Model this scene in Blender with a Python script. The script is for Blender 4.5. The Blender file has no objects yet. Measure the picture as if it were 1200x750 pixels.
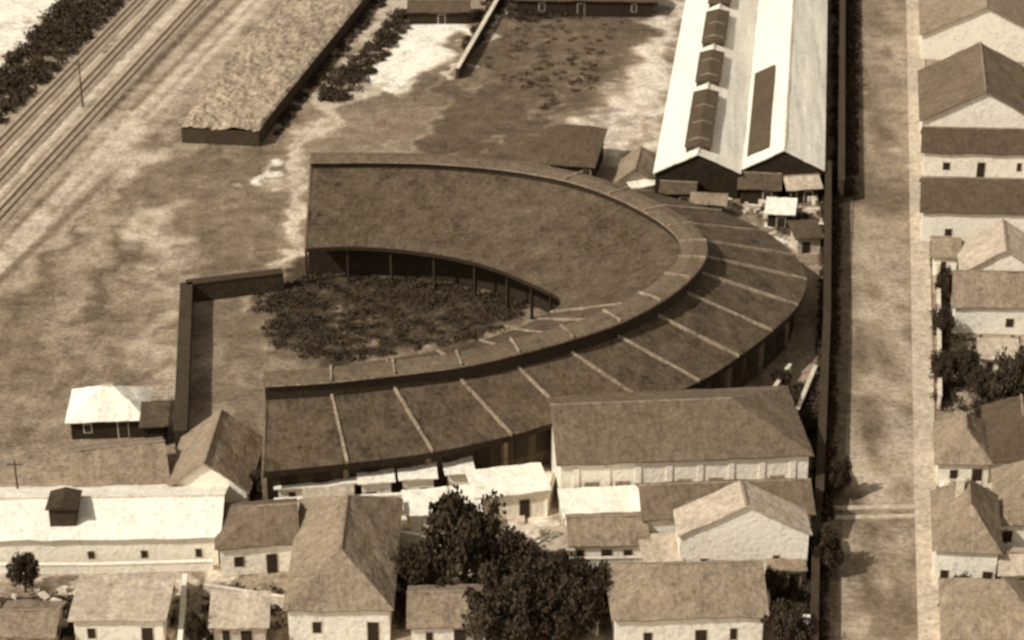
import bpy, math, random
import numpy as np
from mathutils import Vector, noise as mnoise
random.seed(7); rng=np.random.default_rng(7)
sc=bpy.context.scene
# ---------------------------------------------------------------- survey
PITCH=math.radians(27); FPX=2610.0; D=261.0
CAM=Vector((0,-D*math.cos(PITCH),D*math.sin(PITCH)))
FW=Vector((0,math.cos(PITCH),-math.sin(PITCH))); UP=Vector((0,math.sin(PITCH),math.cos(PITCH)))
def G(u,v,z=0.0):
    d=FW*FPX+Vector((1,0,0))*(u-600)+UP*(375-v)
    t=(z-CAM.z)/d.z
    return CAM+d*t
def sepn(L):
    t=np.clip(L/.75,0,1)**.9; g=.675+.225*t; b=.385+.345*t
    R=L/(.21+.72*g+.07*b); return np.minimum(R,.88),np.minimum(R*g,.86),R*b
def sep(L):
    r,g,b=sepn(np.array(float(L))); return (float(r),float(g),float(b),1.0)
# ---------------------------------------------------------------- materials
def mat(name,L,var=0.5,scales=(0.12,0.9,3.2),w=(0.35,0.4,0.6),streak=0.0,attr=False,rough=0.95,grain=.22):
    m=bpy.data.materials.new(name); m.use_nodes=True; nt=m.node_tree; N=nt.nodes; K=nt.links
    b=N['Principled BSDF']; b.inputs['Roughness'].default_value=rough
    b.inputs['Specular IOR Level'].default_value=0.1
    geo=N.new('ShaderNodeNewGeometry'); acc=None
    def madd(a,bv,k):
        n=N.new('ShaderNodeMath'); n.operation='MULTIPLY_ADD'
        K.new(a,n.inputs[0]); n.inputs[1].default_value=k
        if isinstance(bv,float): n.inputs[2].default_value=bv
        else: K.new(bv,n.inputs[2])
        return n.outputs[0]
    tot=0
    for s,k in zip(scales,w):
        n=N.new('ShaderNodeTexNoise'); n.inputs['Scale'].default_value=s; n.inputs['Detail'].default_value=3
        n.inputs['Roughness'].default_value=0.65
        K.new(geo.outputs['Position'],n.inputs['Vector'])
        kk=var*k*3.4; tot+=kk*0.5
        acc=madd(n.outputs['Fac'],0.0 if acc is None else acc,kk)
    if grain>0:
        n=N.new('ShaderNodeTexNoise'); n.inputs['Scale'].default_value=2.0; n.inputs['Detail'].default_value=0
        mp=N.new('ShaderNodeMapping'); mp.inputs['Location'].default_value=(31,17,5)
        K.new(geo.outputs['Position'],mp.inputs['Vector']); K.new(mp.outputs['Vector'],n.inputs['Vector'])
        kk=grain*2; tot+=kk*.5; acc=madd(n.outputs['Fac'],acc,kk)
    if streak>0:
        tc=N.new('ShaderNodeTexCoord'); mp=N.new('ShaderNodeMapping'); mp.inputs['Scale'].default_value=(2.2,0.3,1)
        K.new(tc.outputs['UV'],mp.inputs['Vector'])
        n=N.new('ShaderNodeTexNoise'); n.inputs['Scale'].default_value=1.0; n.inputs['Detail'].default_value=4
        K.new(mp.outputs['Vector'],n.inputs['Vector'])
        kk=streak*2.6; tot+=kk*0.5; acc=madd(n.outputs['Fac'],acc,kk)
    nb=N.new('ShaderNodeTexNoise'); nb.inputs['Scale'].default_value=2.2; nb.inputs['Detail'].default_value=2; K.new(geo.outputs['Position'],nb.inputs['Vector'])
    bp=N.new('ShaderNodeBump'); bp.inputs['Strength'].default_value=0.6; bp.inputs['Distance'].default_value=0.14
    K.new(nb.outputs['Fac'],bp.inputs['Height']); K.new(bp.outputs['Normal'],b.inputs['Normal'])
    a=N.new('ShaderNodeMath'); a.operation='ADD'; K.new(acc,a.inputs[0]); a.inputs[1].default_value=1.0-tot
    c=N.new('ShaderNodeMath'); c.operation='MAXIMUM'; K.new(a.outputs[0],c.inputs[0]); c.inputs[1].default_value=0.2
    sv=N.new('ShaderNodeVectorMath'); sv.operation='SCALE'
    if attr:
        at=N.new('ShaderNodeAttribute'); at.attribute_name='albedo'; K.new(at.outputs['Color'],sv.inputs[0])
    else: sv.inputs[0].default_value=sep(L)[:3]
    K.new(c.outputs[0],sv.inputs['Scale'])
    mn=N.new('ShaderNodeVectorMath'); mn.operation='MINIMUM'; mn.inputs[1].default_value=(0.86,0.78,0.62)
    K.new(sv.outputs[0],mn.inputs[0]); K.new(mn.outputs[0],b.inputs['Base Color'])
    return m
M={}
M['ground']=mat('dirt_ground',.3,.75,(0.06,0.4,1.8),(.35,.55,.6),attr=True)
M['roof']=mat('clay_tile_roof',.12,.6,streak=.25)
M['roofd']=mat('dark_roof',.075,.5,streak=.2)
M['roofm']=mat('weathered_tile_roof',.2,.65,streak=.25)
M['roofl']=mat('pale_roof',.38,.5,streak=.22)
M['roofw']=mat('zinc_roof',.76,.3,streak=.16)
M['roundroof']=mat('roundhouse_tile_roof',.073,.75,(0.1,0.5,2.2),(.35,.6,.7),streak=.25)
M['cap']=mat('monitor_roof',.115,.7,(0.2,0.9,3))
M['white']=mat('whitewash_wall',.78,.36)
M['cream']=mat('stained_plaster',.52,.5)
M['midwall']=mat('shaded_plaster',.06,.8)  # outer wall colour carries the shade beneath the eaves
M['pier']=mat('dark_pier',.2,.8)  # piers darkened along with the wall's painted eave shade
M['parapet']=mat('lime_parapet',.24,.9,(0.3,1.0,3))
M['dark']=mat('dark_timber_shade',.026,.4)  # dark timber; near black so the open stalls look shaded
M['glass']=mat('dark_glazing',.03,.4,rough=.6)
M['stone']=mat('dark_stone',.045,.5)
M['ridge']=mat('ridge_tile',.22,.7)
M['road']=mat('worn_road',.25,.6,(0.1,0.45,1.8),(.5,.6,.5),attr=True)
M['side']=mat('shadow_sidewalk',.15,.8,(0.1,0.45,1.8),(.5,.6,.5))  # sidewalk colour darkened to stand for the boundary wall's cast shadow
M['walk']=mat('pavement',.41,.5,(0.1,0.5,2))
M['ballast']=mat('ballast',.32,.5,(0.2,.8,2))
M['steel']=mat('rail_steel',.12,.4)
M['sleeper']=mat('sleeper_timber',.2,.4)
M['leaf']=mat('foliage',.048,.6,(0.3,1.2,5),(.3,.6,.5))
M['leafm']=mat('scrub_foliage',.08,.6,(0.2,1.2,5),(.4,.6,.5))
M['leafd']=mat('low_scrub',.05,.8,(0.2,.7,2.5),(.5,.7,.5))
M['bark']=mat('bark',.06,.3)
SAG=bpy.data.textures.new('roof_sag','CLOUDS'); SAG.noise_scale=2.2
# ---------------------------------------------------------------- mesh helpers
def link(o,parent=None):
    sc.collection.objects.link(o)
    if parent is not None: o.parent=parent
    return o
def mesh(name,V,F,m,parent=None,off=None,uv=False,solid=0):
    me=bpy.data.meshes.new(name)
    if off is not None: V=[Vector(v)-off for v in V]
    me.from_pydata([tuple(v) for v in V],[],F); me.materials.append(m)
    if uv:
        ul=me.uv_layers.new(name='UV')
        for p in me.polygons:
            n=p.normal; t=Vector((0,0,1)).cross(n)
            t=t.normalized() if t.length>1e-3 else Vector((1,0,0))
            s=n.cross(t)
            for li in p.loop_indices:
                c=me.vertices[me.loops[li].vertex_index].co
                if off is not None: c=c+off
                ul.data[li].uv=(c.dot(t),c.dot(s))
    o=bpy.data.objects.new(name,me); link(o,parent)
    if solid:
        sb=o.modifiers.new('sub','SUBSURF'); sb.subdivision_type='SIMPLE'; sb.levels=sb.render_levels=4
        dp=o.modifiers.new('sag','DISPLACE'); dp.texture=SAG; dp.texture_coords='GLOBAL'; dp.direction='Z'; dp.strength=.42; dp.mid_level=.5
        md=o.modifiers.new('thick','SOLIDIFY'); md.thickness=solid; md.offset=-1
    return o
def empty(name,loc):
    e=bpy.data.objects.new(name,None); e.location=loc; e.empty_display_size=1; return link(e)
class B:
    def __init__(s): s.V=[]; s.F=[]
    def hexa(s,b,t):
        i=len(s.V); s.V+=list(b)+list(t)
        s.F+=[(i+3,i+2,i+1,i),(i+4,i+5,i+6,i+7)]+[(i+k,i+(k+1)%4,i+4+(k+1)%4,i+4+k) for k in range(4)]
    def poly(s,pts):
        i=len(s.V); s.V+=list(pts); s.F.append(tuple(range(i,i+len(pts))))
    def seg(s,a,b,w,z0,z1,zb0=None,zb1=None):
        a=Vector(a);b=Vector(b); d=(b-a); d.z=0; d.normalize(); n=Vector((-d.y,d.x,0))*w/2
        f=lambda p,q,z: Vector((p.x+q.x,p.y+q.y,z))
        zb0=z0 if zb0 is None else zb0; zb1=z1 if zb1 is None else zb1
        s.hexa([f(a,-n,z0),f(b,-n,zb0),f(b,n,zb0),f(a,n,z0)],[f(a,-n,z1),f(b,-n,zb1),f(b,n,zb1),f(a,n,z1)])
    def make(s,name,m,**k): return mesh(name,s.V,s.F,m,**k)
ES=Vector((.148,.989,0))
# ---------------------------------------------------------------- houses
def house(name,a,b,depth,hw,hr,kind='gx',roof='roof',wall='white',nwin=3,door=True,dirv=None,ov=.45,chim=False,winz=None,wh=1.2,ww=.8,side=1):
    A=G(*a,hw); Bq=G(*b,hw); A.z=Bq.z=0
    ex=(Bq-A); w=ex.length; ex.normalize(); ey=Vector((-ex.y,ex.x,0)) if dirv is None else Vector(dirv)
    P=lambda x,y,z: A+ex*x+ey*y+Vector((0,0,z))
    e=empty(name,A); kw=dict(parent=e,off=A)
    d=depth
    W=B()
    sl=hr/(w/2) if kind=='gy' else hr/(d/2)
    W.poly([P(0,0,0),P(w,0,0),P(w,0,hw)]+([P(w/2,0,hw+hr)] if kind=='gy' else [])+[P(0,0,hw)])
    W.poly([P(w,d,0),P(0,d,0),P(0,d,hw)]+([P(w/2,d,hw+hr)] if kind=='gy' else [])+[P(w,d,hw)])
    gl=[P(0,d/2,hw+hr)] if kind in('gx','hipr') else []
    gr=[P(w,d/2,hw+hr)] if kind in('gx','hipl') else []
    if kind=='shed': W.V=[];W.F=[]; W.poly([P(0,0,0),P(w,0,0),P(w,0,hw),P(0,0,hw)]); W.poly([P(w,d,0),P(0,d,0),P(0,d,hw+hr),P(w,d,hw+hr)]); W.poly([P(0,d,0),P(0,0,0),P(0,0,hw),P(0,d,hw+hr)]); W.poly([P(w,0,0),P(w,d,0),P(w,d,hw+hr),P(w,0,hw)])
    else:
        W.poly([P(0,d,0),P(0,0,0),P(0,0,hw)]+gl+[P(0,d,hw)]); W.poly([P(w,0,0),P(w,d,0),P(w,d,hw)]+gr+[P(w,0,hw)])
    W.make('walls',M[wall],**kw)
    R=B(); t=.24; z0=hw-ov*sl+t; zr=hw+hr+t
    rid=None
    if kind=='gy':
        R.poly([P(-ov,d+ov,z0),P(-ov,-ov,z0),P(w/2,-ov,zr),P(w/2,d+ov,zr)]); R.poly([P(w+ov,-ov,z0),P(w+ov,d+ov,z0),P(w/2,d+ov,zr),P(w/2,-ov,zr)])
        rid=(P(w/2,-ov,0),P(w/2,d+ov,0))
    elif kind=='shed':
        s2=hr/d; R.poly([P(-ov,-ov,hw-ov*s2+t),P(w+ov,-ov,hw-ov*s2+t),P(w+ov,d+ov,hw+hr+ov*s2+t),P(-ov,d+ov,hw+hr+ov*s2+t)])
    else:
        if not (kind=='hip' and w<d):
            li=d/2 if kind in('hip','hipl') else -ov; ri=w-d/2 if kind in('hip','hipr') else w+ov
            if kind=='hip' and ri<li: li=ri=w/2
            a1=P(li,d/2,zr); a2=P(ri,d/2,zr)
            if (a2-a1).length<.01:
                R.poly([P(-ov,-ov,z0),P(w+ov,-ov,z0),a1]); R.poly([P(w+ov,d+ov,z0),P(-ov,d+ov,z0),a1])
            else:
                R.poly([P(-ov,-ov,z0),P(w+ov,-ov,z0),a2,a1]); R.poly([P(w+ov,d+ov,z0),P(-ov,d+ov,z0),a1,a2])
            if kind in('hip','hipl'): R.poly([P(-ov,d+ov,z0),P(-ov,-ov,z0),a1])
            if kind in('hip','hipr'): R.poly([P(w+ov,-ov,z0),P(w+ov,d+ov,z0),a2])
            rid=(P(li,d/2,0),P(ri,d/2,0))
        else:
            a1=P(w/2,w/2,zr); a2=P(w/2,d-w/2,zr)
            z0=hw-ov*hr/(w/2)+t
            R.poly([P(-ov,-ov,z0),P(w+ov,-ov,z0),a1]); R.poly([P(w+ov,-ov,z0),P(w+ov,d+ov,z0),a2,a1])
            R.poly([P(w+ov,d+ov,z0),P(-ov,d+ov,z0),a2]); R.poly([P(-ov,d+ov,z0),P(-ov,-ov,z0),a1,a2])
            rid=(P(w/2,w/2,0),P(w/2,d-w/2,0))
    ro=R.make('roof',M[roof],uv=True,solid=.14,**kw)
    if rid and (rid[1]-rid[0]).length>.5:
        Q=B(); Q.seg(rid[0],rid[1],.25,zr-.08,zr+.08); Q.make('ridge_tiles',M['ridge'] if roof!='roofw' else M['cream'],**kw)
    Fm=B(); Pn=B()
    def opening(x,z,ow,oh,fn):
        q=lambda dx,dz,o: fn(x+dx,-o,z+dz)
        Fm.hexa([q(-ow/2-.1,-.1,0),q(ow/2+.1,-.1,0),q(ow/2+.1,-.1,.04),q(-ow/2-.1,-.1,.04)][::-1],[q(-ow/2-.1,oh+.1,0),q(ow/2+.1,oh+.1,0),q(ow/2+.1,oh+.1,.04),q(-ow/2-.1,oh+.1,.04)][::-1])
        Pn.hexa([q(-ow/2,0,0),q(ow/2,0,0),q(ow/2,0,.07),q(-ow/2,0,.07)][::-1],[q(-ow/2,oh,0),q(ow/2,oh,0),q(ow/2,oh,.07),q(-ow/2,oh,.07)][::-1])
    fr=lambda x,y,z: P(x,y,z)
    n=nwin+(1 if door else 0); dk=n//2
    wz=winz if winz is not None else min(1.0,hw*.35)
    for k in range(n):
        x=w*(k+.5)/n+random.uniform(-.12,.12)*w/max(n,1)*2
        s_=random.uniform(.7,1.15)
        if door and k==dk: opening(x,.02,1.0,min(2.1,hw-.5),fr)
        else: opening(x,wz,ww*s_,wh*random.uniform(.75,1.05),fr)
    for k in range(side):
        y=d*(k+.5)/side
        opening(y,wz,ww,wh,lambda yy,o,z: P(w-o,yy,z))
        opening(y,wz,ww,wh,lambda yy,o,z: P(0+o,d-yy,z))
    if n: Fm.make('window_frames',M['cream'],**kw); Pn.make('window_panes',M['glass'],**kw)
    if chim:
        C=B(); C.seg(P(w*.3,d*.6,0),P(w*.3+.7,d*.6,0),.6,hw,hw+hr+.9); C.make('chimney',M['cream'],**kw)
    return e,P,w
# ---------------------------------------------------------------- ground
def axis(a,b,st,far):
    c=np.arange(a,b+st/2,st); o=np.array([15,45,120,350,1000,3000.])
    return np.concatenate([(a-o)[::-1],c,b+o])
xs=axis(-112,112,.5,0); ys=axis(-85,165,.5,0)
X,Y=np.meshgrid(xs,ys)
def warp(seed):
    r=np.random.default_rng(seed); o=np.zeros_like(X)
    for _ in range(26):
        wl=np.exp(r.uniform(np.log(1.8),np.log(16))); an=r.uniform(0,6.28); o+=wl**.8*.07*np.sin((X*np.cos(an)+Y*np.sin(an))*6.28/wl+r.uniform(0,6.28))
    return o
wx=X+warp(1)*1.1; wy=Y+warp(2)*1.5
A=np.full(X.shape,.2)*(1+.07*warp(5))
def segd(px,py,a,b):
    dx,dy=b[0]-a[0],b[1]-a[1]; t=np.clip(((px-a[0])*dx+(py-a[1])*dy)/(dx*dx+dy*dy+1e-9),0,1)
    return np.hypot(px-a[0]-t*dx,py-a[1]-t*dy)
def poly(pts,L,soft=1.2,k=1.0):
    global A
    P=[G(*p) for p in pts]; dm=np.full(X.shape,1e9); ins=np.zeros(X.shape,bool)
    for i in range(len(P)):
        a,b=P[i],P[(i+1)%len(P)]; dm=np.minimum(dm,segd(wx,wy,a,b))
        c=((a.y>wy)!=(b.y>wy))&(wx<(b.x-a.x)*(wy-a.y)/((b.y-a.y) or 1e-9)+a.x); ins^=c
    s=np.where(ins,dm,-dm); f=np.clip(.5+s/soft/2,0,1)*k; A=A*(1-f)+L*f
def line(pts,w,L,soft=.8,k=1.0,warp=True):
    global A
    P=[G(*p) for p in pts]; x0=min(p.x for p in P)-w-5;x1=max(p.x for p in P)+w+5;y0=min(p.y for p in P)-w-5;y1=max(p.y for p in P)+w+5
    i0,i1=np.searchsorted(xs,[x0,x1]); j0,j1=np.searchsorted(ys,[y0,y1]); sl_=(slice(j0,j1),slice(i0,i1))
    a_,b_=(wx,wy) if warp else (X,Y); a_=a_[sl_]; b_=b_[sl_]
    if a_.size==0: return
    dm=np.full(a_.shape,1e9)
    for a,b in zip(P[:-1],P[1:]): dm=np.minimum(dm,segd(a_,b_,a,b))
    f=np.clip((w/2-dm)/soft+.5,0,1)*k; A[sl_]=A[sl_]*(1-f)+L*f
poly([(-300,-100),(90,-20),(0,88),(-300,350)],.72,1)
poly([(-60,180),(150,-20),(360,-20),(205,150),(60,300),(-60,370)],.3,2)
for a,b,L,w in [((-40,215),(178,-10),.48,3),((-40,262),(225,-10),.46,1.6),((-40,300),(265,-10),.08,1.4),((-40,345),(330,-30),.44,3.5),((-40,285),(240,-10),.1,1.5),((-40,238),(200,-10),.11,1.1),((-40,200),(165,-10),.2,.9),((60,250),(300,0),.27,.8),((-40,325),(300,-20),.16,1.0),((90,240),(180,165),.26,2),((-40,365),(200,140),.14,1.3)]:
    line([a,b],w,L,.5,.9,False)
line([(200,160),(150,250),(110,360),(80,460)],2.4,.09,1.5,.8)
line([(170,170),(60,310),(-20,420)],1.5,.1,1,.8)
line([(185,170),(120,280),(40,420)],.8,.11,.8,.7)
line([(140,200),(90,330),(60,430)],3,.3,2,.6)
poly([(182,172),(330,168),(330,322),(222,335),(165,280)],.14,1.5,.9)
for _ in range(25):
    u,v=random.uniform(190,325),random.uniform(178,320); line([(u,v),(u+random.uniform(-14,14),v+random.uniform(-10,10))],random.uniform(.8,3),random.choice([.09,.11,.24,.2]),2,.6)
poly([(120,140),(190,150),(185,180),(150,215),(110,190)],.44,2.5,.8)
line([(165,255),(185,300),(200,330),(192,400),(190,510)],4,.36,3,.8)
poly([(150,245),(200,240),(225,300),(200,325),(165,290)],.4,2,.7)
line([(20,350),(40,420),(20,500)],5,.12,4,.6); line([(100,380),(110,440)],4,.28,3,.6); line([(20,470),(80,440),(180,430)],2,.13,2,.6)
line([(350,150),(347,240),(343,322)],2.4,.5,1,.95); line([(352,165),(395,120),(420,60),(480,-10)],4.5,.44,1.5,.9)
poly([(304,200),(328,198),(330,220),(306,222)],.7,.6)
poly([(390,172),(418,108),(505,96),(492,182)],.17,1.2); poly([(500,95),(560,88),(640,100),(690,165),(700,205),(500,185)],.09,1.5)
line([(495,175),(505,130),(520,95)],1,.36,1,.5)
poly([(424,106),(472,24),(543,20),(520,72),(470,106)],.76,.8)
poly([(545,95),(605,-20),(780,-20),(760,40),(700,115),(650,140)],.1,2)
for _ in range(40):
    u,v=random.uniform(520,740),random.uniform(0,180); line([(u,v),(u+random.uniform(-20,20),v+random.uniform(-10,10))],random.uniform(.5,2),random.choice([.05,.06,.16,.2]),1.2,.6)
line([(534,88),(602,-10)],1,.55,.5); line([(600,100),(660,75),(740,60)],1.2,.2,2,.5); line([(645,25),(600,90)],1,.18,1,.6)
poly([(690,192),(698,150),(765,45),(776,-20),(800,-20),(775,195)],.55,1.2); line([(710,190),(740,130)],1.5,.25,1.5,.6); line([(745,190),(762,140)],2.5,.2,1.5,.7)
poly([(735,205),(965,190),(965,300),(900,285),(820,235)],.15,2)
for _ in range(80):
    u=random.uniform(745,962); v=random.uniform(215,300)
    if v>222+(u-745)*.38: continue
    line([(u-6,v),(u+6,v+random.uniform(-3,3))],random.uniform(.6,2.2),random.choice([.7,.7,.55,.06,.06]),.6)
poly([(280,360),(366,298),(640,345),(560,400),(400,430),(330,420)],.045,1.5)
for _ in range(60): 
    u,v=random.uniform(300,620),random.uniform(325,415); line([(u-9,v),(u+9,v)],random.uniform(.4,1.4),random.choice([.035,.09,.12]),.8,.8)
poly([(238,352),(300,350),(380,425),(312,432),(300,560),(236,512)],.15,1)
poly([(870,440),(958,370),(955,500),(900,480)],.26,1.5); poly([(740,478),(870,440),(900,478)],.1,1.5)
poly([(-40,540),(320,560),(640,540),(955,600),(955,800),(-40,800)],.28,2)
poly([(-20,505),(80,520),(200,520),(190,560),(-20,580)],.22,2)
poly([(320,590),(500,560),(660,550),(660,620),(480,640),(320,610)],.62,1.5)
poly([(560,590),(780,600),(800,660),(600,665)],.6,2); poly([(-20,672),(240,672),(200,700),(-20,700)],.45,2)
poly([(-20,700),(200,690),(210,740),(-20,790)],.14,2); line([(216,690),(212,800)],2,.65,.6)
rs=random.Random(3)
for _ in range(260):
    u,v=rs.uniform(-10,950),rs.uniform(600,770); line([(u,v),(u+rs.uniform(-25,25),v+rs.uniform(-6,6))],rs.uniform(.5,2.2),rs.choice([.07,.08,.12,.55,.65,.3]),.9,.8)
poly([(1094,-20),(1400,-20),(1400,800),(1105,800)],.26,1)
for _ in range(110):
    u,v=rs.uniform(1105,1210),rs.uniform(0,760); line([(u,v),(u+rs.uniform(-20,20),v)],rs.uniform(.5,2),rs.choice([.07,.1,.6,.5]),.9,.8)
for _ in range(480):
    u,v=rs.uniform(-10,940),rs.uniform(0,540); line([(u,v),(u+rs.uniform(-15,15),v+rs.uniform(-12,12))],rs.uniform(.4,2.6),rs.choice([.07,.1,.12,.3,.38]),1.5,.45)
Z=.05*np.sin(X*.5)*np.cos(Y*.43)-.05
nx,ny=len(xs),len(ys)
V=np.stack([X.ravel(),Y.ravel(),Z.ravel()],1)
ii=np.arange(nx*ny).reshape(ny,nx)
F=np.stack([ii[:-1,:-1].ravel(),ii[:-1,1:].ravel(),ii[1:,1:].ravel(),ii[1:,:-1].ravel()],1)
def npmesh(name,V,F,m):
    me=bpy.data.meshes.new(name); me.vertices.add(len(V)); me.vertices.foreach_set('co',V.astype(np.float32).ravel())
    me.loops.add(F.size); me.loops.foreach_set('vertex_index',F.astype(np.int32).ravel())
    me.polygons.add(len(F)); me.polygons.foreach_set('loop_start',(np.arange(len(F))*F.shape[1]).astype(np.int32))
    me.update(calc_edges=True); me.materials.append(m); return me
def setcol(me,L):
    r_,g_,b_=sepn(L); col=np.stack([r_,g_,b_,np.ones_like(L)],1).astype(np.float32)
    ca=me.color_attributes.new('albedo','FLOAT_COLOR','POINT'); ca.data.foreach_set('color',col.ravel())
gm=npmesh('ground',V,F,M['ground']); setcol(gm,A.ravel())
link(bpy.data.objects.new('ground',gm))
# ---------------------------------------------------------------- road
def strip(name,l,r,z,m,kerb=0):
    b=B(); Lp=[G(*p) for p in l]; Rp=[G(*p) for p in r]
    for i in range(len(Lp)-1):
        q=[Lp[i],Rp[i],Rp[i+1],Lp[i+1]]
        b.hexa([Vector((p.x,p.y,-.1)) for p in q],[Vector((p.x,p.y,z)) for p in q])
    return b.make(name,m)
vs=[830,750,600,400,200,0,-80,-200]
def ie(v,t): return np.interp(v,[p[0] for p in t],[p[1] for p in t])
lt=[(-200,1013),(0,1008),(600,988),(830,972)]; rt=[(-200,1056),(0,1062),(600,1072),(830,1078)]; wt=[(-200,1075),(0,1082),(600,1098),(830,1108)]; wl=[(-200,1003),(0,994),(600,966),(830,950)]
strip('pavement',[(ie(v,rt),v) for v in vs],[(ie(v,wt),v) for v in vs],.15,M['walk'])
strip('pavement',[(ie(v,wl),v) for v in vs],[(ie(v,lt),v) for v in vs],.15,M['side'])
nr=520; nc=26; RV=[]
for i in range(nr+1):
    v=830-1030*i/nr; a=G(ie(v,lt),v); c=G(ie(v,rt),v)
    for k in range(nc+1): p=a.lerp(c,k/nc); RV.append((p.x,p.y,.03+.05*math.sin(math.pi*k/nc)))
RV=np.array(RV); ri=np.arange((nr+1)*(nc+1)).reshape(nr+1,nc+1)
RF=np.stack([ri[:-1,:-1].ravel(),ri[:-1,1:].ravel(),ri[1:,1:].ravel(),ri[1:,:-1].ravel()],1)
rm=npmesh('road',RV,RF,M['road']); RL=np.full(len(RV),.225)
def rsm(u,v,ru,rv,L,k=.85):
    global RL
    c=G(u,v); d=((RV[:,0]-c.x)/ru)**2+((RV[:,1]-c.y)/rv)**2
    f=np.exp(-d**1.3)*k; RL=RL*(1-f)+L*f
for a in [(1015,225,3,7,.09),(1045,235,2.5,5,.1),(1000,380,1.3,22,.11),(1030,365,4,3,.38),(1040,310,3,9,.31),(1018,460,1.8,7,.1),(1055,500,1.5,14,.38),(1002,540,1.4,8,.32),(1030,690,3.5,7,.13),(1015,120,2,18,.13),(1048,60,2,12,.33),(1055,640,2,4,.34),(1040,575,4,3,.36),(1025,20,2,10,.14),(1058,400,.8,30,.34),(1020,505,1,4,.08),(1000,585,1,5,.1),(1035,420,1.2,5,.12),(1040,160,1.5,3,.1),(1050,720,2,4,.12),(1030,530,1,3,.1)]: rsm(*a)
for _ in range(110):
    v=random.uniform(-30,770); rsm(random.uniform(985,1075),v,random.uniform(.3,1.4),random.uniform(.6,3),random.choice([.1,.13,.15,.33,.36]),.7)
setcol(rm,RL); link(bpy.data.objects.new('road',rm))
for v in(597,608):
    b=B(); b.seg(G(955,v),G(1082,v-2),.7,.0,.19); b.make('stone_kerb',M['walk'])
# ---------------------------------------------------------------- railway
def track(a,b):
    a=G(*a); b=G(*b); d=(b-a).normalized(); n=Vector((-d.y,d.x,0)); Ln=(b-a).length
    e=empty('railway_track',a); kw=dict(parent=e,off=a)
    q=B(); q.hexa([a-n*1.5,b-n*1.5,b+n*1.5,a+n*1.5],[p+Vector((0,0,.18)) for p in(a-n*1.1,b-n*1.1,b+n*1.1,a+n*1.1)]); q.make('ballast',M['ballast'],**kw)
    q=B(); s=0
    while s<Ln:
        c=a+d*s; q.seg(c-n*.95,c+n*.95,.24,.18,.22); s+=.75
    q.make('sleepers',M['sleeper'],**kw)
    q=B()
    for o in(-.55,.55): q.seg(a+n*o,b+n*o,.12,.22,.36)
    q.make('rails',M['steel'],**kw)
for a,b in [((-60,232),(185,-20)),((-60,272),(222,-30)),((-60,318),(262,-30))]: track(a,b)
# ---------------------------------------------------------------- roundhouse
ZC,ZI,ZO,ZB=11.0,5.0,5.5,9.1
CP=[(310,450),(388,445),(462,437),(540,427),(607,412),(670,395),(725,376),(772,352),(806,326),(823,303),(824,283),(808,263),(778,243),(735,222),(680,204),(610,191),(530,183),(450,180),(365,180)]
IP=[(311,437),(388,430),(452,421),(512,411),(562,399),(603,386),(630,374),(645,366),(654,359),(657,353),(653,347),(640,340),(618,330),(590,318),(552,306),(505,297),(455,291),(405,289),(358,291)]
OP=[(308,553),(407,543),(507,530),(600,510),(668,490),(757,472),(820,447),(866,418),(905,388),(935,358),(945,328),(932,300),(898,272),(845,248),(765,226),(665,206),(560,190),(460,184),(366,184)]
C0=[G(*p,ZC) for p in CP]; I0=[G(*p,ZI) for p in IP]; O0=[G(*p,ZO) for p in OP]
def cat(P,n):
    out=[]
    for i in range(len(P)-1):
        p0=P[i-1] if i>0 else P[0]*2-P[1]; p1,p2=P[i],P[i+1]; p3=P[i+2] if i+2<len(P) else P[-1]*2-P[-2]
        for k in range(n):
            t=k/n; out.append(.5*((2*p1)+(p2-p0)*t+(2*p0-5*p1+4*p2-p3)*t*t+(-p0+3*p1-3*p2+p3)*t**3))
    out.append(P[-1]); return out
n=5; C=cat(C0,n); I=cat(I0,n); O=cat(O0,n); NS=len(C)
def z(p,h): return Vector((p.x,p.y,h))
rh=empty('railway_roundhouse',z(C[NS//2],0)); off=rh.location.copy(); kw=dict(parent=rh,off=off)
CI=[C[i]+(z(I[i],ZC)-C[i]).normalized()*2.4 for i in range(NS)]
def loft(name,L1,z1,L2,z2,m,uv=False,rows=1,jit=0):
    Ls=len(L1); V=[]
    for r in range(rows+1):
        t=r/rows
        for k in range(Ls):
            p=z(L1[k],z1).lerp(z(L2[k],z2),t)
            if jit and 0<r<rows: p.z+=jit*mnoise.noise(p*.35)+jit*.5*mnoise.noise(p*1.1)
            V.append(p)
    F=[(r*Ls+i,r*Ls+i+1,(r+1)*Ls+i+1,(r+1)*Ls+i) for r in range(rows) for i in range(Ls-1)]
    o=mesh(name,V,F,m,**kw)
    if uv:
        ul=o.data.uv_layers.new(name='UV'); acc=[0]
        for i in range(Ls-1): acc.append(acc[-1]+((L1[i+1]-L1[i]).length+(L2[i+1]-L2[i]).length)/2)
        for p in o.data.polygons:
            for li in p.loop_indices:
                vi=o.data.loops[li].vertex_index; k=vi%Ls
                ul.data[li].uv=(acc[k],(L1[k]-L2[k]).length*(vi//Ls)/rows)
    return o
loft('outer_roof',O,ZO,C,ZB,M['roundroof'],uv=True,rows=8,jit=.2)
loft('clerestory_glazing',C,ZB,C,ZC-.25,M['glass'])
CO=[C[i]+(C[i]-CI[i]).normalized()*.35 for i in range(NS)]; CIi=[CI[i]-(C[i]-CI[i]).normalized()*.3 for i in range(NS)]
loft('monitor_fascia',CO,ZC-.2,CO,ZC,M['parapet'])
CM=[(CO[i]+CIi[i])/2 for i in range(NS)]
loft('monitor_cap',CO,ZC,CM,ZC+.25,M['cap'],uv=True); loft('monitor_cap_inner',CM,ZC+.25,CIi,ZC,M['cap'],uv=True); loft('monitor_soffit',CO,ZC-.2,CIi,ZC-.2,M['dark'])
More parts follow.
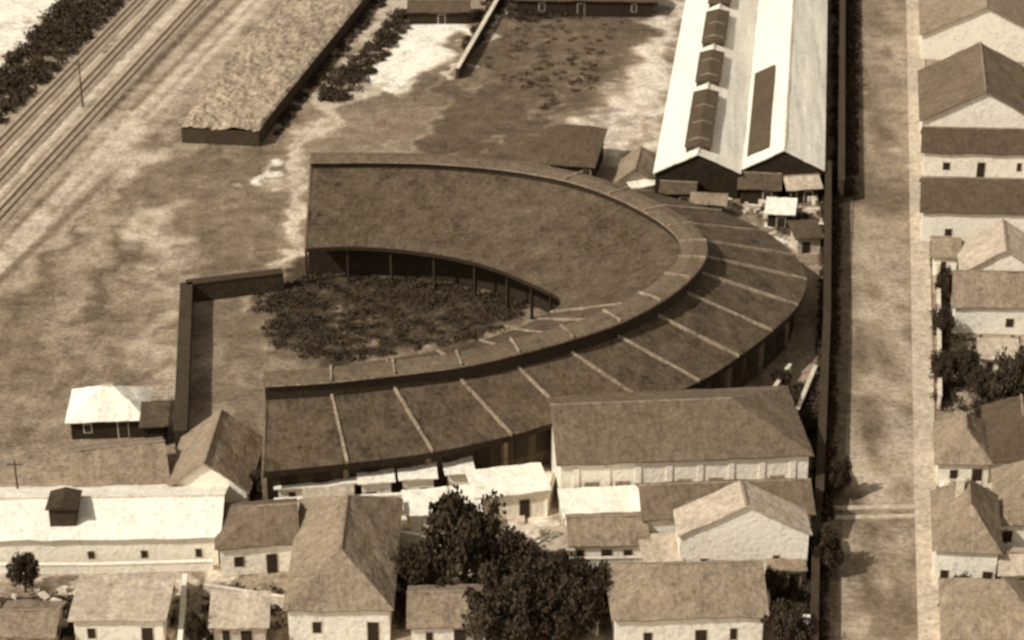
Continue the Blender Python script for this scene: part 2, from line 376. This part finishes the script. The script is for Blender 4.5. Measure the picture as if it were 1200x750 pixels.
loft('monitor_fascia_inner',CIi,ZC,CIi,ZC-.2,M['ridge'])
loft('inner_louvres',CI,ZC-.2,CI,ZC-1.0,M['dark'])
loft('inner_roof',CI,ZC-1.0,I,ZI,M['roundroof'],uv=True,rows=10,jit=.16)
loft('inner_fascia',I,ZI,I,ZI-.5,M['dark'])
def inset(Pl,Q,dist): return [Pl[i]+(z(Q[i],Pl[i].z)-Pl[i]).normalized()*dist for i in range(NS)]
OW=inset(O,C,1.2); IW=inset(I,C,3.2)
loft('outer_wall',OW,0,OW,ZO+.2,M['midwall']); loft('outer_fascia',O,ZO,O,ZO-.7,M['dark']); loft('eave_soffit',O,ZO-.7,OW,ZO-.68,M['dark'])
loft('open_front_shade',IW,0,IW,ZI+1.0,M['dark'])  # dark sheet standing in for the shade inside the open stalls
b=B(); cz=lambda p,h:Vector((p.x,p.y,h))
for s in range(1,15):
    i=s*n
    b.seg(O[i],C[i],.28,ZO-.1,ZO+.26,ZB-.1,ZB+.26)
    b.seg(CO[i],CIi[i],.22,ZC-.1,ZC+.32)
    if s<8: b.seg(CI[i],I[i],.2,ZC-1.3,ZC-.75,ZI-.05,ZI+.2)
b.make('fire_parapets',M['parapet'],**kw)
b=B()
for i in range(0,NS,5):
    p=I[i]; q=IW[i]; d=(q-p).normalized(); c=p+d*.6
    b.seg(c-d*.15,c+d*.15,.3,0,ZI-.3)
b.make('front_columns',M['dark'],**kw)
b=B(); w_=B()
for i in range(0,NS):
    d=(OW[i]-O[i]).normalized()
    if i%n==0: b.seg(OW[i]-d*.35,OW[i]+d*.1,.5,0,ZO-.7)
    elif i<NS-1 and i%n in(1,3):
        m_=(OW[i]+OW[i+1])/2; t=(OW[i+1]-OW[i]).normalized()
        w_.seg(cz(m_,0)-d*.06-t*.8,cz(m_,0)-d*.06+t*.8,.1,1.8,4.2)
b.make('wall_piers',M['pier'],**kw); w_.make('wall_windows',M['glass'],**kw)
for k in(0,NS-1):
    b=B(); pts=[z(OW[k],0),z(OW[k],ZO),z(C[k],ZB),z(C[k],ZC-.2),z(CI[k],ZC-.2),z(CI[k],ZC-1.0),z(IW[k],ZI+1.0),z(IW[k],0)]
    b.poly(pts); b.make('end_wall',M['pier'],**kw)
    b=B(); b.seg(O[k],C[k],.25,ZO-.3,ZO+.12,ZB-.3,ZB+.12); b.seg(CI[k],I[k],.25,ZC-1.5,ZC-.85,ZI-.3,ZI+.1); b.make('verge',M['cap'],**kw)
# ---------------------------------------------------------------- walls
def wall(name,pts,h,w,m,zt=None):
    b=B(); P=[G(*p) for p in pts]
    for i in range(len(P)-1): b.seg(P[i],P[i+1],w,0,h)
    c=B()
    for i in range(len(P)-1): c.seg(P[i],P[i+1],w+.16,h,h+.12)
    e=empty(name,P[0]); b.make('wall_body',M[m],parent=e,off=P[0]); c.make('coping',M[zt or m],parent=e,off=P[0])
wall('boundary_wall',[(989,-120),(986,0),(984,240)],3.4,.7,'stone')
wall('boundary_wall',[(969,215),(967,400),(958,610)],3.2,.7,'stone')
wall('boundary_wall',[(955,625),(951,830)],2.6,.6,'stone')
wall('retaining_wall',[(332,338),(220,352),(213,528)],2.3,1.3,'stone')  # dark stone stands in for shade on the camera-facing leg
wall('yard_wall',[(536,92),(600,-20),(650,-120)],1.6,.5,'stone','cream')
wall('yard_wall',[(322,606),(420,602),(500,598)],2.0,.3,'white')
wall('yard_wall',[(-20,672),(110,672),(250,668)],1.0,.25,'white')
wall('yard_wall',[(210,800),(218,690)],1.6,.3,'white')
wall('yard_wall',[(470,640),(560,655),(660,650)],1.6,.25,'white')
wall('yard_wall',[(640,605),(655,560)],1.8,.25,'white')
wall('yard_wall',[(600,672),(790,668)],1.5,.25,'cream')
wall('yard_wall',[(905,470),(925,440)],1.4,.3,'cream')
wall('yard_wall',[(930,500),(955,440)],1.2,.3,'cream')
wall('yard_wall',[(1102,580),(1102,640)],1.6,.3,'white')
wall('yard_wall',[(1098,300),(1100,480)],1.6,.3,'cream')
wall('yard_wall',[(1102,705),(1200,708)],1.4,.3,'white')
wall('yard_wall',[(900,735),(955,738)],1.4,.25,'white')
wall('yard_wall',[(-10,735),(80,740)],1.2,.25,'cream')
wall('yard_wall',[(240,700),(335,715)],1.4,.25,'cream')
wall('yard_wall',[(640,700),(700,745)],1.4,.25,'cream')
wall('yard_wall',[(895,640),(900,735)],1.2,.25,'cream')
# embankment
tp=[(212,150),(303,154),(325,125),(425,0),(520,-120),(430,-120),(325,0),(240,105)]
T=[G(*p,2.2) for p in tp]; e=empty('earth_embankment',z(T[0],0)); o_=e.location.copy()
b=B()
for i in range(len(T)):
    q=T[(i+1)%len(T)]; b.poly([z(T[i],0),z(q,0),q,T[i]])
b.make('stone_face',M['stone'],parent=e,off=o_)
le=[G(212,150,2.25),G(240,105,2.25),G(325,0,2.25),G(430,-120,2.25)]; re=[G(303,154,2.25),G(330,118,2.25),G(425,0,2.25),G(520,-120,2.25)]
le=cat(le,70); re=cat(re,70); V=[];F=[]; nc=36
for a,c in zip(le,re):
    for k in range(nc+1):
        p=a.lerp(c,k/nc)
        if 0<k<nc: p.z+=.2+.4*mnoise.noise(p*.55)+.35*mnoise.noise(p*1.7)
        V.append(p)
for r in range(len(le)-1):
    for k in range(nc): F.append((r*(nc+1)+k,r*(nc+1)+k+1,(r+1)*(nc+1)+k+1,(r+1)*(nc+1)+k))
M['heap']=mat('rubble_heap',.28,.85,(0.15,.6,2.2))
mesh('heaped_top',V,F,M['heap'],parent=e,off=o_)
# ---------------------------------------------------------------- foliage
def leaves(cent,rad,per,size,flat=1.0):
    m=len(cent)*per
    c=np.repeat(cent,per,0); r=np.repeat(rad,per)
    d=rng.normal(size=(m,3)); d/=np.linalg.norm(d,axis=1)[:,None]; d*=(rng.random(m)**.4*r)[:,None]; d[:,2]*=flat
    p=c+d; a=rng.normal(size=(m,3)); a/=np.linalg.norm(a,axis=1)[:,None]; t=rng.normal(size=(m,3)); bb=np.cross(a,t); bb/=np.linalg.norm(bb,axis=1)[:,None]
    s=(size*rng.uniform(.6,1.4,m))[:,None]; a=a*s; bb=bb*s*.7
    V=np.stack([p-a,p-bb,p+a,p+bb],1).reshape(-1,3); F=np.arange(m*4).reshape(-1,4); return V,F
TV=[]
for k in range(4):
    cs=[];rr=[]
    for _ in range(50):
        d=rng.normal(size=3); d/=np.linalg.norm(d); q=rng.random()**.35
        cs.append([d[0]*q*.84,d[1]*q*.84,.6+d[2]*q*.36]); rr.append(rng.uniform(.12,.32))
    V,F=leaves(np.array(cs),np.array(rr)*.9,110,.042,.8); V[:,2]=np.clip(V[:,2],.15,1.1)
    cm=npmesh('tree_crown',V,F,M['leaf'])
    b=B()
    def limb(a,c,r0,r1):
        a=Vector(a);c=Vector(c); d=(c-a).normalized(); s=d.orthogonal().normalized(); t=d.cross(s); i=len(b.V)
        for P_,r in((a,r0),(c,r1)):
            for q in range(7): an=q*2*math.pi/7; b.V.append(P_+s*math.cos(an)*r+t*math.sin(an)*r)
        for q in range(7): b.F.append((i+q,i+(q+1)%7,i+7+(q+1)%7,i+7+q))
    limb((0,0,0),(.03,.02,.4),.07,.045)
    for q in range(6):
        an=q*1.05+k; limb((.03,.02,.3+.02*q),(math.cos(an)*.5,math.sin(an)*.5,.62+.05*(q%3)),.035,.012)
    tm=bpy.data.meshes.new('trunk'); tm.from_pydata([tuple(v) for v in b.V],[],b.F); tm.materials.append(M['bark'])
    TV.append((cm,tm))
def tree(u,v,h,r,name='broadleaf_tree'):
    p=G(u,v); cm,tm=random.choice(TV); e=empty(name,p); e.rotation_euler.z=random.uniform(0,6.28); e.scale=(r,r*random.uniform(.85,1.1),h)
    for nm,me in(('crown',cm),('trunk',tm)): link(bpy.data.objects.new(nm,me),e)
for t in [(545,688,10,4.8),(596,700,7.5,4.0),(640,742,7.5,4.4),(590,765,7.5,4.8),(692,718,5.5,3.4),(485,700,5.5,2.4),(735,708,4,2.3),(660,695,4,2.4),(672,748,5,3.2),(650,770,5,3),
          (920,765,5,2.8),(966,672,5,2.2),(982,585,5,1.5),(1186,492,8,4.2),(1106,350,4,1.6),(1103,400,4.5,1.5),(1104,455,4.5,1.7),(1128,452,5,2),(1150,470,4,1.8),
          (30,694,4,1.7),(920,485,3,1.8),(938,512,3.2,1.8),(915,455,2.4,1.3),(296,590,3.8,1.7),(560,752,4,2.5),(520,720,3.5,2),(232,760,4,1.3),(905,700,3,1.5),(1180,690,3,1.6),(1125,705,3,1.4),(1148,508,3,1.5),(1190,560,2.5,1.3),(1120,560,2.5,1.2),(1112,300,2.5,1.2),(1172,640,2.6,1.2)]: tree(*t)
def inpoly(p,P):
    c=False
    for i in range(len(P)):
        a,b_=P[i],P[i-1]
        if (a.y>p.y)!=(b_.y>p.y) and p.x<(b_.x-a.x)*(p.y-a.y)/(b_.y-a.y)+a.x: c=not c
    return c
def scrub(name,pts,cnt,rmin,rmax,m,per=40,size=.22,flat=.6):
    P=[G(*p) for p in pts]; x0,x1=min(p.x for p in P),max(p.x for p in P); y0,y1=min(p.y for p in P),max(p.y for p in P)
    cs=[];rr=[]
    while len(cs)<cnt:
        p=Vector((random.uniform(x0,x1),random.uniform(y0,y1),0))
        if inpoly(p,P): r=random.uniform(rmin,rmax); cs.append([p.x,p.y,r*.4*flat]); rr.append(r)
    V,F=leaves(np.array(cs),np.array(rr),per,size,flat); V[:,2]=np.maximum(V[:,2],.02)
    link(bpy.data.objects.new(name,npmesh(name,V,F,M[m])))
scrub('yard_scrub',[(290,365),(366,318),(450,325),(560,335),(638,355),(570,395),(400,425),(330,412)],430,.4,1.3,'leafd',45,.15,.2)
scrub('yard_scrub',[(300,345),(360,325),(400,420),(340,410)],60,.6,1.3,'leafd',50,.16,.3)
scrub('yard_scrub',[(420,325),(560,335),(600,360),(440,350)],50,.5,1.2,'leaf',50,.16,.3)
scrub('tree_belt',[(-80,165),(0,82),(72,0),(150,-90),(245,-90),(160,-8),(0,145),(-80,225)],680,1.0,1.7,'leaf',60,.24)
scrub('hedge',[(375,124),(380,95),(425,60),(465,12),(485,20),(445,75),(410,118)],150,.7,1.2,'leaf',60,.2)
scrub('hedge',[(538,60),(575,-10),(600,-60),(620,-60),(590,5),(552,68)],90,.7,1.2,'leaf',60,.2)
scrub('hedge',[(322,158),(335,120),(440,-5),(455,0),(345,132),(330,160)],150,.4,.8,'leaf',40,.18)
scrub('hedge',[(978,235),(979,0),(980,-100),(1005,-100),(1005,0),(1001,235)],760,.6,1.1,'leaf',45,.2,1.3)  # foliage along the wall, added to deepen its shadow strip
scrub('hedge',[(962,420),(966,195),(982,195),(979,420)],260,.5,1.0,'leaf',45,.2,1.2)
scrub('hedge',[(954,612),(962,400),(978,400),(972,612)],260,.5,.9,'leaf',45,.2,1.2)
scrub('hedge',[(948,800),(951,625),(967,625),(962,800)],170,.4,.8,'leaf',45,.2,1.1)
scrub('bushes',[(590,24),(600,-10),(780,-10),(760,14),(640,26)],110,.8,1.5,'leaf',50,.2)
scrub('bushes',[(600,90),(690,60),(700,90),(640,130)],40,.4,1.0,'leafm',40,.18,.3)
scrub('bushes',[(560,80),(610,5),(740,20),(690,110),(600,100)],90,.4,1.2,'leafm',30,.16,.2)
scrub('garden_plants',[(0,705),(200,695),(205,735),(0,760)],190,.5,1.2,'leaf',40,.17)
scrub('garden_plants',[(640,672),(790,672),(780,690),(700,700),(640,690)],80,.5,1.1,'leaf',40,.17)
scrub('garden_plants',[(465,650),(520,660),(520,740),(465,740)],60,.6,1.2,'leaf',50,.17)
scrub('garden_plants',[(800,692),(945,690),(945,720),(900,720)],60,.5,1.0,'leaf',40,.17)
scrub('garden_plants',[(1100,400),(1200,400),(1200,500),(1105,480)],90,.6,1.3,'leaf',50,.17)
scrub('garden_plants',[(880,470),(955,450),(955,530),(910,480)],60,.6,1.2,'leaf',50,.17)
scrub('garden_plants',[(240,690),(330,690),(330,750),(240,750)],50,.4,1.0,'leaf',40,.17)
scrub('garden_plants',[(1098,560),(1200,560),(1200,745),(1105,745)],90,.4,1.0,'leaf',40,.17)
scrub('garden_plants',[(860,215),(965,225),(965,300),(900,270)],45,.4,1.1,'leaf',40,.17)
scrub('garden_plants',[(1092,275),(1115,275),(1115,480),(1095,480)],80,.5,1.1,'leaf',45,.17)
# ---------------------------------------------------------------- buildings
H=house
H('gabled_warehouse',(1081,40),(1225,44),22,4,4.4,'gy','roofm',dirv=ES,nwin=0,door=False)
H('gabled_warehouse',(1081,141),(1222,145),19,4,4.4,'gy','roof',dirv=ES,nwin=0,door=False)
H('row_house',(1083,177),(1225,180),6,3.6,2,'gx','roofd',dirv=ES,nwin=2)
H('row_house',(1082,247),(1225,250),9,4.3,2.4,'gx','roofd',dirv=ES,nwin=1)
H('cottage',(1128,318),(1225,322),8,3,3,'gy','roofl',dirv=ES,nwin=1)
H('cottage',(1095,300),(1122,302),5,2.6,1.2,'gx','roofm',dirv=ES,nwin=1,door=False)
H('cottage',(1120,358),(1225,360),8,3.6,2.3,'gx','roofm',dirv=ES,nwin=1,door=False)
H('cottage',(1100,540),(1160,541),8,3,2.4,'hip','roofm',dirv=ES,nwin=1)
H('cottage',(1160,537),(1235,539),11,3.2,3,'hip','roofd',dirv=ES,nwin=1)
H('cottage',(1172,612),(1240,612),10,3.2,2.6,'hip','roofm',dirv=ES,nwin=1)
H('street_house',(1098,640),(1170,644),10,4.6,3,'hip','roofm',dirv=ES,nwin=2,door=False,chim=True)
H('street_house',(1108,745),(1235,750),9,4,3,'hip','roofm',dirv=ES,nwin=2)
H('wash_house',(1150,420),(1190,420),3,2.4,.5,'shed','roofl','white',dirv=ES,nwin=1)
H('wash_house',(1175,672),(1215,673),4,2.6,.8,'gx','roofl','white',dirv=ES,nwin=1)
for (a,b_,rl) in(((768,203),(866,203),'a'),((872,198),(964,199),'b')):
    e,P,w=H('goods_shed',a,b_,95,3.6,2.6,'gy','roofw','dark',nwin=0,door=False,dirv=Vector((.13,.99,0)),side=0,ov=.3)
    b=B()
    if rl=='a': segs=[(2,22),(26,38),(42,56),(60,90)]; xo,hw2=w/2-.1,1.6
    else: segs=[(3,34)]; xo,hw2=w*.16,1.4
    for s0,s1 in segs:
        if rl=='a':
            b.hexa([P(xo-hw2,s0,5.3),P(xo+hw2,s0,5.3),P(xo+hw2,s1,5.3),P(xo-hw2,s1,5.3)],[P(xo-hw2,s0,6.45),P(xo+hw2,s0,6.45),P(xo+hw2,s1,6.45),P(xo-hw2,s1,6.45)])
            b.hexa([P(xo-hw2-.2,s0-.2,6.45),P(xo+hw2+.2,s0-.2,6.45),P(xo+hw2+.2,s1+.2,6.45),P(xo-hw2-.2,s1+.2,6.45)],[P(xo-.1,s0-.2,6.9),P(xo+.1,s0-.2,6.9),P(xo+.1,s1+.2,6.9),P(xo-.1,s1+.2,6.9)])
        else:
            z1=3.6+2.6*(xo-hw2)/(w/2)+.5; z2=3.6+2.6*(xo+hw2)/(w/2)+.5
            b.hexa([P(xo-hw2,s0,z1-.5),P(xo+hw2,s0,z2-.5),P(xo+hw2,s1,z2-.5),P(xo-hw2,s1,z1-.5)],[P(xo-hw2,s0,z1),P(xo+hw2,s0,z2),P(xo+hw2,s1,z2),P(xo-hw2,s1,z1)])
    b.make('roof_monitor',M['roofd'],parent=e,off=e.location.copy(),uv=True)
    if rl=='a':
        b=B()
        for s0,s1 in segs:
            s=s0+2
            while s<s1-1: b.hexa([P(xo-hw2-.25,s,6.4),P(xo+hw2+.25,s,6.4),P(xo+hw2+.25,s+.35,6.4),P(xo-hw2-.25,s+.35,6.4)],[P(xo-.1,s,6.98),P(xo+.1,s,6.98),P(xo+.1,s+.35,6.98),P(xo-.1,s+.35,6.98)]); s+=6
        b.make('monitor_bands',M['ridge'],parent=e,off=e.location.copy())
H('store_shed',(645,192),(694,196),9,2.4,1.6,'shed','roofd','dark',nwin=1,side=0)
H('store_shed',(724,212),(764,208),7,2.4,1.4,'gy','roofm','cream',nwin=0,door=False,dirv=ES,side=0)
H('store_shed',(742,220),(768,216),3,1.8,.5,'shed','roofw','cream',nwin=0,door=False,side=0)
H('store_shed',(776,226),(812,228),4,2,.6,'gx','roofd','dark',nwin=0,side=0)
H('store_shed',(812,238),(848,240),3,2,.5,'gx','roofm','dark',nwin=1,side=0)
H('store_shed',(925,222),(960,220),4,2,.8,'gx','roofl','dark',nwin=1,side=0)
H('store_shed',(868,220),(912,222),5,2.2,.9,'gx','roofd','dark',nwin=0,side=0)
H('store_shed',(900,250),(928,252),3,1.8,.5,'shed','roofw','dark',nwin=0,side=0)
H('store_shed',(935,280),(962,278),3,2,.6,'shed','roofd','cream',nwin=0,side=0)
H('long_store',(606,0),(764,2),8,2.6,1.4,'gx','roofd','dark',nwin=2,side=0)
H('store_shed',(480,14),(548,14),6,2,.8,'gx','roofd','dark',nwin=0,side=0)
e,P,w=H('trackside_hut',(82,492),(168,489),6.5,2.4,2.0,'hip','roofw','dark',nwin=1,ov=.5)
H('lean_to_shed',(168,500),(192,499),4,2.4,.3,'shed','roofd','dark',nwin=0,door=False,side=0)
H('brown_roofed_house',(92,590),(196,578),11,2.6,2.6,'gx','roofm','cream',nwin=2)
H('gabled_house',(196,572),(288,574),10,3.2,3.1,'gy','roofm',nwin=1,door=False,side=2)
e,P,w=H('long_white_building',(-60,633),(254,628),9,3.3,1.5,'gx','roofw','white',nwin=5,door=False,wh=.9,ww=.6)
b=B(); b.hexa([P(9.5,1.2,3.5),P(12,1.2,3.5),P(12,4.2,3.5),P(9.5,4.2,3.5)],[P(9.5,1.2,5.9),P(12,1.2,5.9),P(12,4.2,5.9),P(9.5,4.2,5.9)])
b.hexa([P(9.2,.9,5.9),P(12.3,.9,5.9),P(12.3,4.5,5.9),P(9.2,4.5,5.9)],[P(10.7,.9,6.3),P(10.8,.9,6.3),P(10.8,4.5,6.3),P(10.7,4.5,6.3)]); b.make('roof_dormer',M['stone'],parent=e,off=e.location.copy())
H('small_house',(257,641),(346,635),7.5,3.3,1.7,'hipl','roof',nwin=1)
H('hip_roofed_house',(337,712),(456,712),18.5,3.7,3.2,'hip','roofm',nwin=1)
H('flat_roofed_house',(86,726),(190,726),6,3,.4,'shed','roofl','white',nwin=1)
H('shed_in_garden',(0,745),(60,745),5,2.4,.8,'gx','roofm','cream',nwin=1)
H('small_house',(482,733),(570,732),6,2.6,1.3,'gx','roofm',nwin=1)
e,P,w=H('long_warehouse',(657,543),(948,532),13.5,6.2,2.6,'hipr','roof','white',nwin=0,door=False)
b=B()
for k in range(8):
    x=w*(k+.5)/8; b.hexa([P(x-.3,-.2,0),P(x+.3,-.2,0),P(x+.3,0,0),P(x-.3,0,0)],[P(x-.3,-.1,5.6),P(x+.3,-.1,5.6),P(x+.3,0,5.6),P(x-.3,0,5.6)])
b.make('buttresses',M['white'],parent=e,off=e.location.copy())
b=B()
for k in(0,1,3,4,6):
    x=w*(k+1)/8; b.hexa([P(x-.7,-.06,2.6),P(x+.7,-.06,2.6),P(x+.7,.02,2.6),P(x-.7,.02,2.6)],[P(x-.7,-.06,3.9),P(x+.7,-.06,3.9),P(x+.7,.02,3.9),P(x-.7,.02,3.9)])
b.make('shutters',M['parapet'],parent=e,off=e.location.copy())
H('small_house',(671,638),(756,636),5.5,2.8,1.1,'gx','roofm','white',nwin=2)
H('plain_white_house',(664,606),(755,602),4,3.2,.3,'shed','roofw','white',nwin=1)
H('rear_wing_house',(757,607),(950,600),6,4.2,1.6,'gx','roof','white',nwin=1)
H('gabled_house',(797,628),(948,626),4,5.3,3.2,'gy','roofl','white',nwin=2,door=False,winz=1.8,ov=.3)
H('bungalow',(722,724),(895,719),8.5,3.7,2.6,'hipl','roofm','white',nwin=2)
H('wash_house',(560,583),(640,574),4,3,.3,'shed','roofw','white',nwin=1)
H('wash_house',(640,645),(668,644),3,2.4,.3,'shed','roofl','white',nwin=0)
H('wash_house',(326,572),(416,566),3,2.8,.2,'shed','roofw','white',nwin=1)
H('wash_house',(424,566),(458,564),2.6,3.2,.2,'shed','roofw','white',nwin=0)
H('wash_house',(472,562),(508,560),2.6,3.2,.2,'shed','roofw','white',nwin=0)
H('wash_house',(526,556),(552,554),2.6,3.0,.2,'shed','roofw','white',nwin=0,door=False)
H('wash_house',(480,604),(560,598),3.5,2.6,.3,'shed','roofw','white',nwin=1)
H('wash_house',(360,592),(410,590),3,2.4,.3,'shed','roofl','white',nwin=1)
H('wash_house',(760,664),(796,662),4,2.4,.5,'shed','roofl','white',nwin=1)
H('wash_house',(250,735),(310,733),4,2.4,.5,'shed','roofl','cream',nwin=1)
H('wash_house',(1120,712),(1165,712),3,2.2,.4,'shed','roofl','cream',nwin=1,dirv=ES)
H('wash_house',(905,668),(940,667),3,2.2,.4,'shed','roofm','cream',nwin=1)
# scattered crates
b=B()
for _ in range(170):
    u,v=random.choice([(random.uniform(770,960),random.uniform(215,300)),(random.uniform(770,960),random.uniform(215,280)),(random.uniform(320,660),random.uniform(575,640)),(random.uniform(560,940),random.uniform(650,745)),(random.uniform(0,240),random.uniform(680,745)),(random.uniform(1100,1200),random.uniform(560,740))])
    if v<300 and v>225+ (u-770)*.25: continue
    p=G(u,v); s=random.uniform(.2,.8); d=Vector((random.uniform(-1,1),random.uniform(-1,1),0)).normalized()*s; b.seg(p-d,p+d,s,0,random.uniform(.3,1.2))
b.make('scattered_crates',M['cream'])
def pole(u,v,h=7):
    p=G(u,v); b=B(); k=8
    e=empty('utility_pole',p)
    V=[Vector((r*math.cos(6.283*i/k),r*math.sin(6.283*i/k),hh)) for hh,r in((0,.14),(h,.08)) for i in range(k)]
    mesh('shaft',V,[(i,(i+1)%k,k+(i+1)%k,k+i) for i in range(k)]+[tuple(range(k,2*k))],M['bark'],parent=e)
    b.seg(Vector((-.8,0,0)),Vector((.8,0,0)),.1,h-.6,h-.48)
    b.make('crossarm',M['bark'],parent=e)
for u,v in((97,125),(25,610)): pole(u,v)
# ---------------------------------------------------------------- light
az=Vector((-.86,-.5,0)).normalized(); el=math.radians(44)
sd=az*math.cos(el)+Vector((0,0,math.sin(el)))
sl=bpy.data.lights.new('sun','SUN'); sl.energy=3.8; sl.angle=math.radians(.8); sl.color=(1,.98,.94)
so=bpy.data.objects.new('sun',sl); so.rotation_euler=(-sd).to_track_quat('-Z','Y').to_euler(); so.location=(0,0,100); link(so)
w=bpy.data.worlds.new('World'); sc.world=w; w.use_nodes=True; nt=w.node_tree
sky=nt.nodes.new('ShaderNodeTexSky'); sky.sky_type='NISHITA'; sky.sun_disc=False; sky.sun_elevation=el; sky.sun_rotation=math.atan2(az.x,az.y)
bw=nt.nodes.new('ShaderNodeRGBToBW'); sm=nt.nodes.new('ShaderNodeVectorMath'); sm.operation='SCALE'; sm.inputs[0].default_value=(1.14,1.08,1.0)
nt.links.new(sky.outputs[0],bw.inputs[0]); nt.links.new(bw.outputs[0],sm.inputs['Scale']); bg=nt.nodes['Background']; nt.links.new(sm.outputs[0],bg.inputs[0]); bg.inputs[1].default_value=.15
sc.view_settings.view_transform='Standard'; sc.view_settings.look='None'; sc.view_settings.exposure=0
# ---------------------------------------------------------------- camera
cd=bpy.data.cameras.new('camera'); cd.sensor_width=36; cd.lens=36*FPX/1200; cd.clip_end=8000; cd.clip_start=1
cd.dof.use_dof=True; cd.dof.focus_distance=40; cd.dof.aperture_fstop=1.45
co=bpy.data.objects.new('camera',cd); co.location=CAM; co.rotation_euler=(math.pi/2-PITCH,0,0); link(co); sc.camera=co
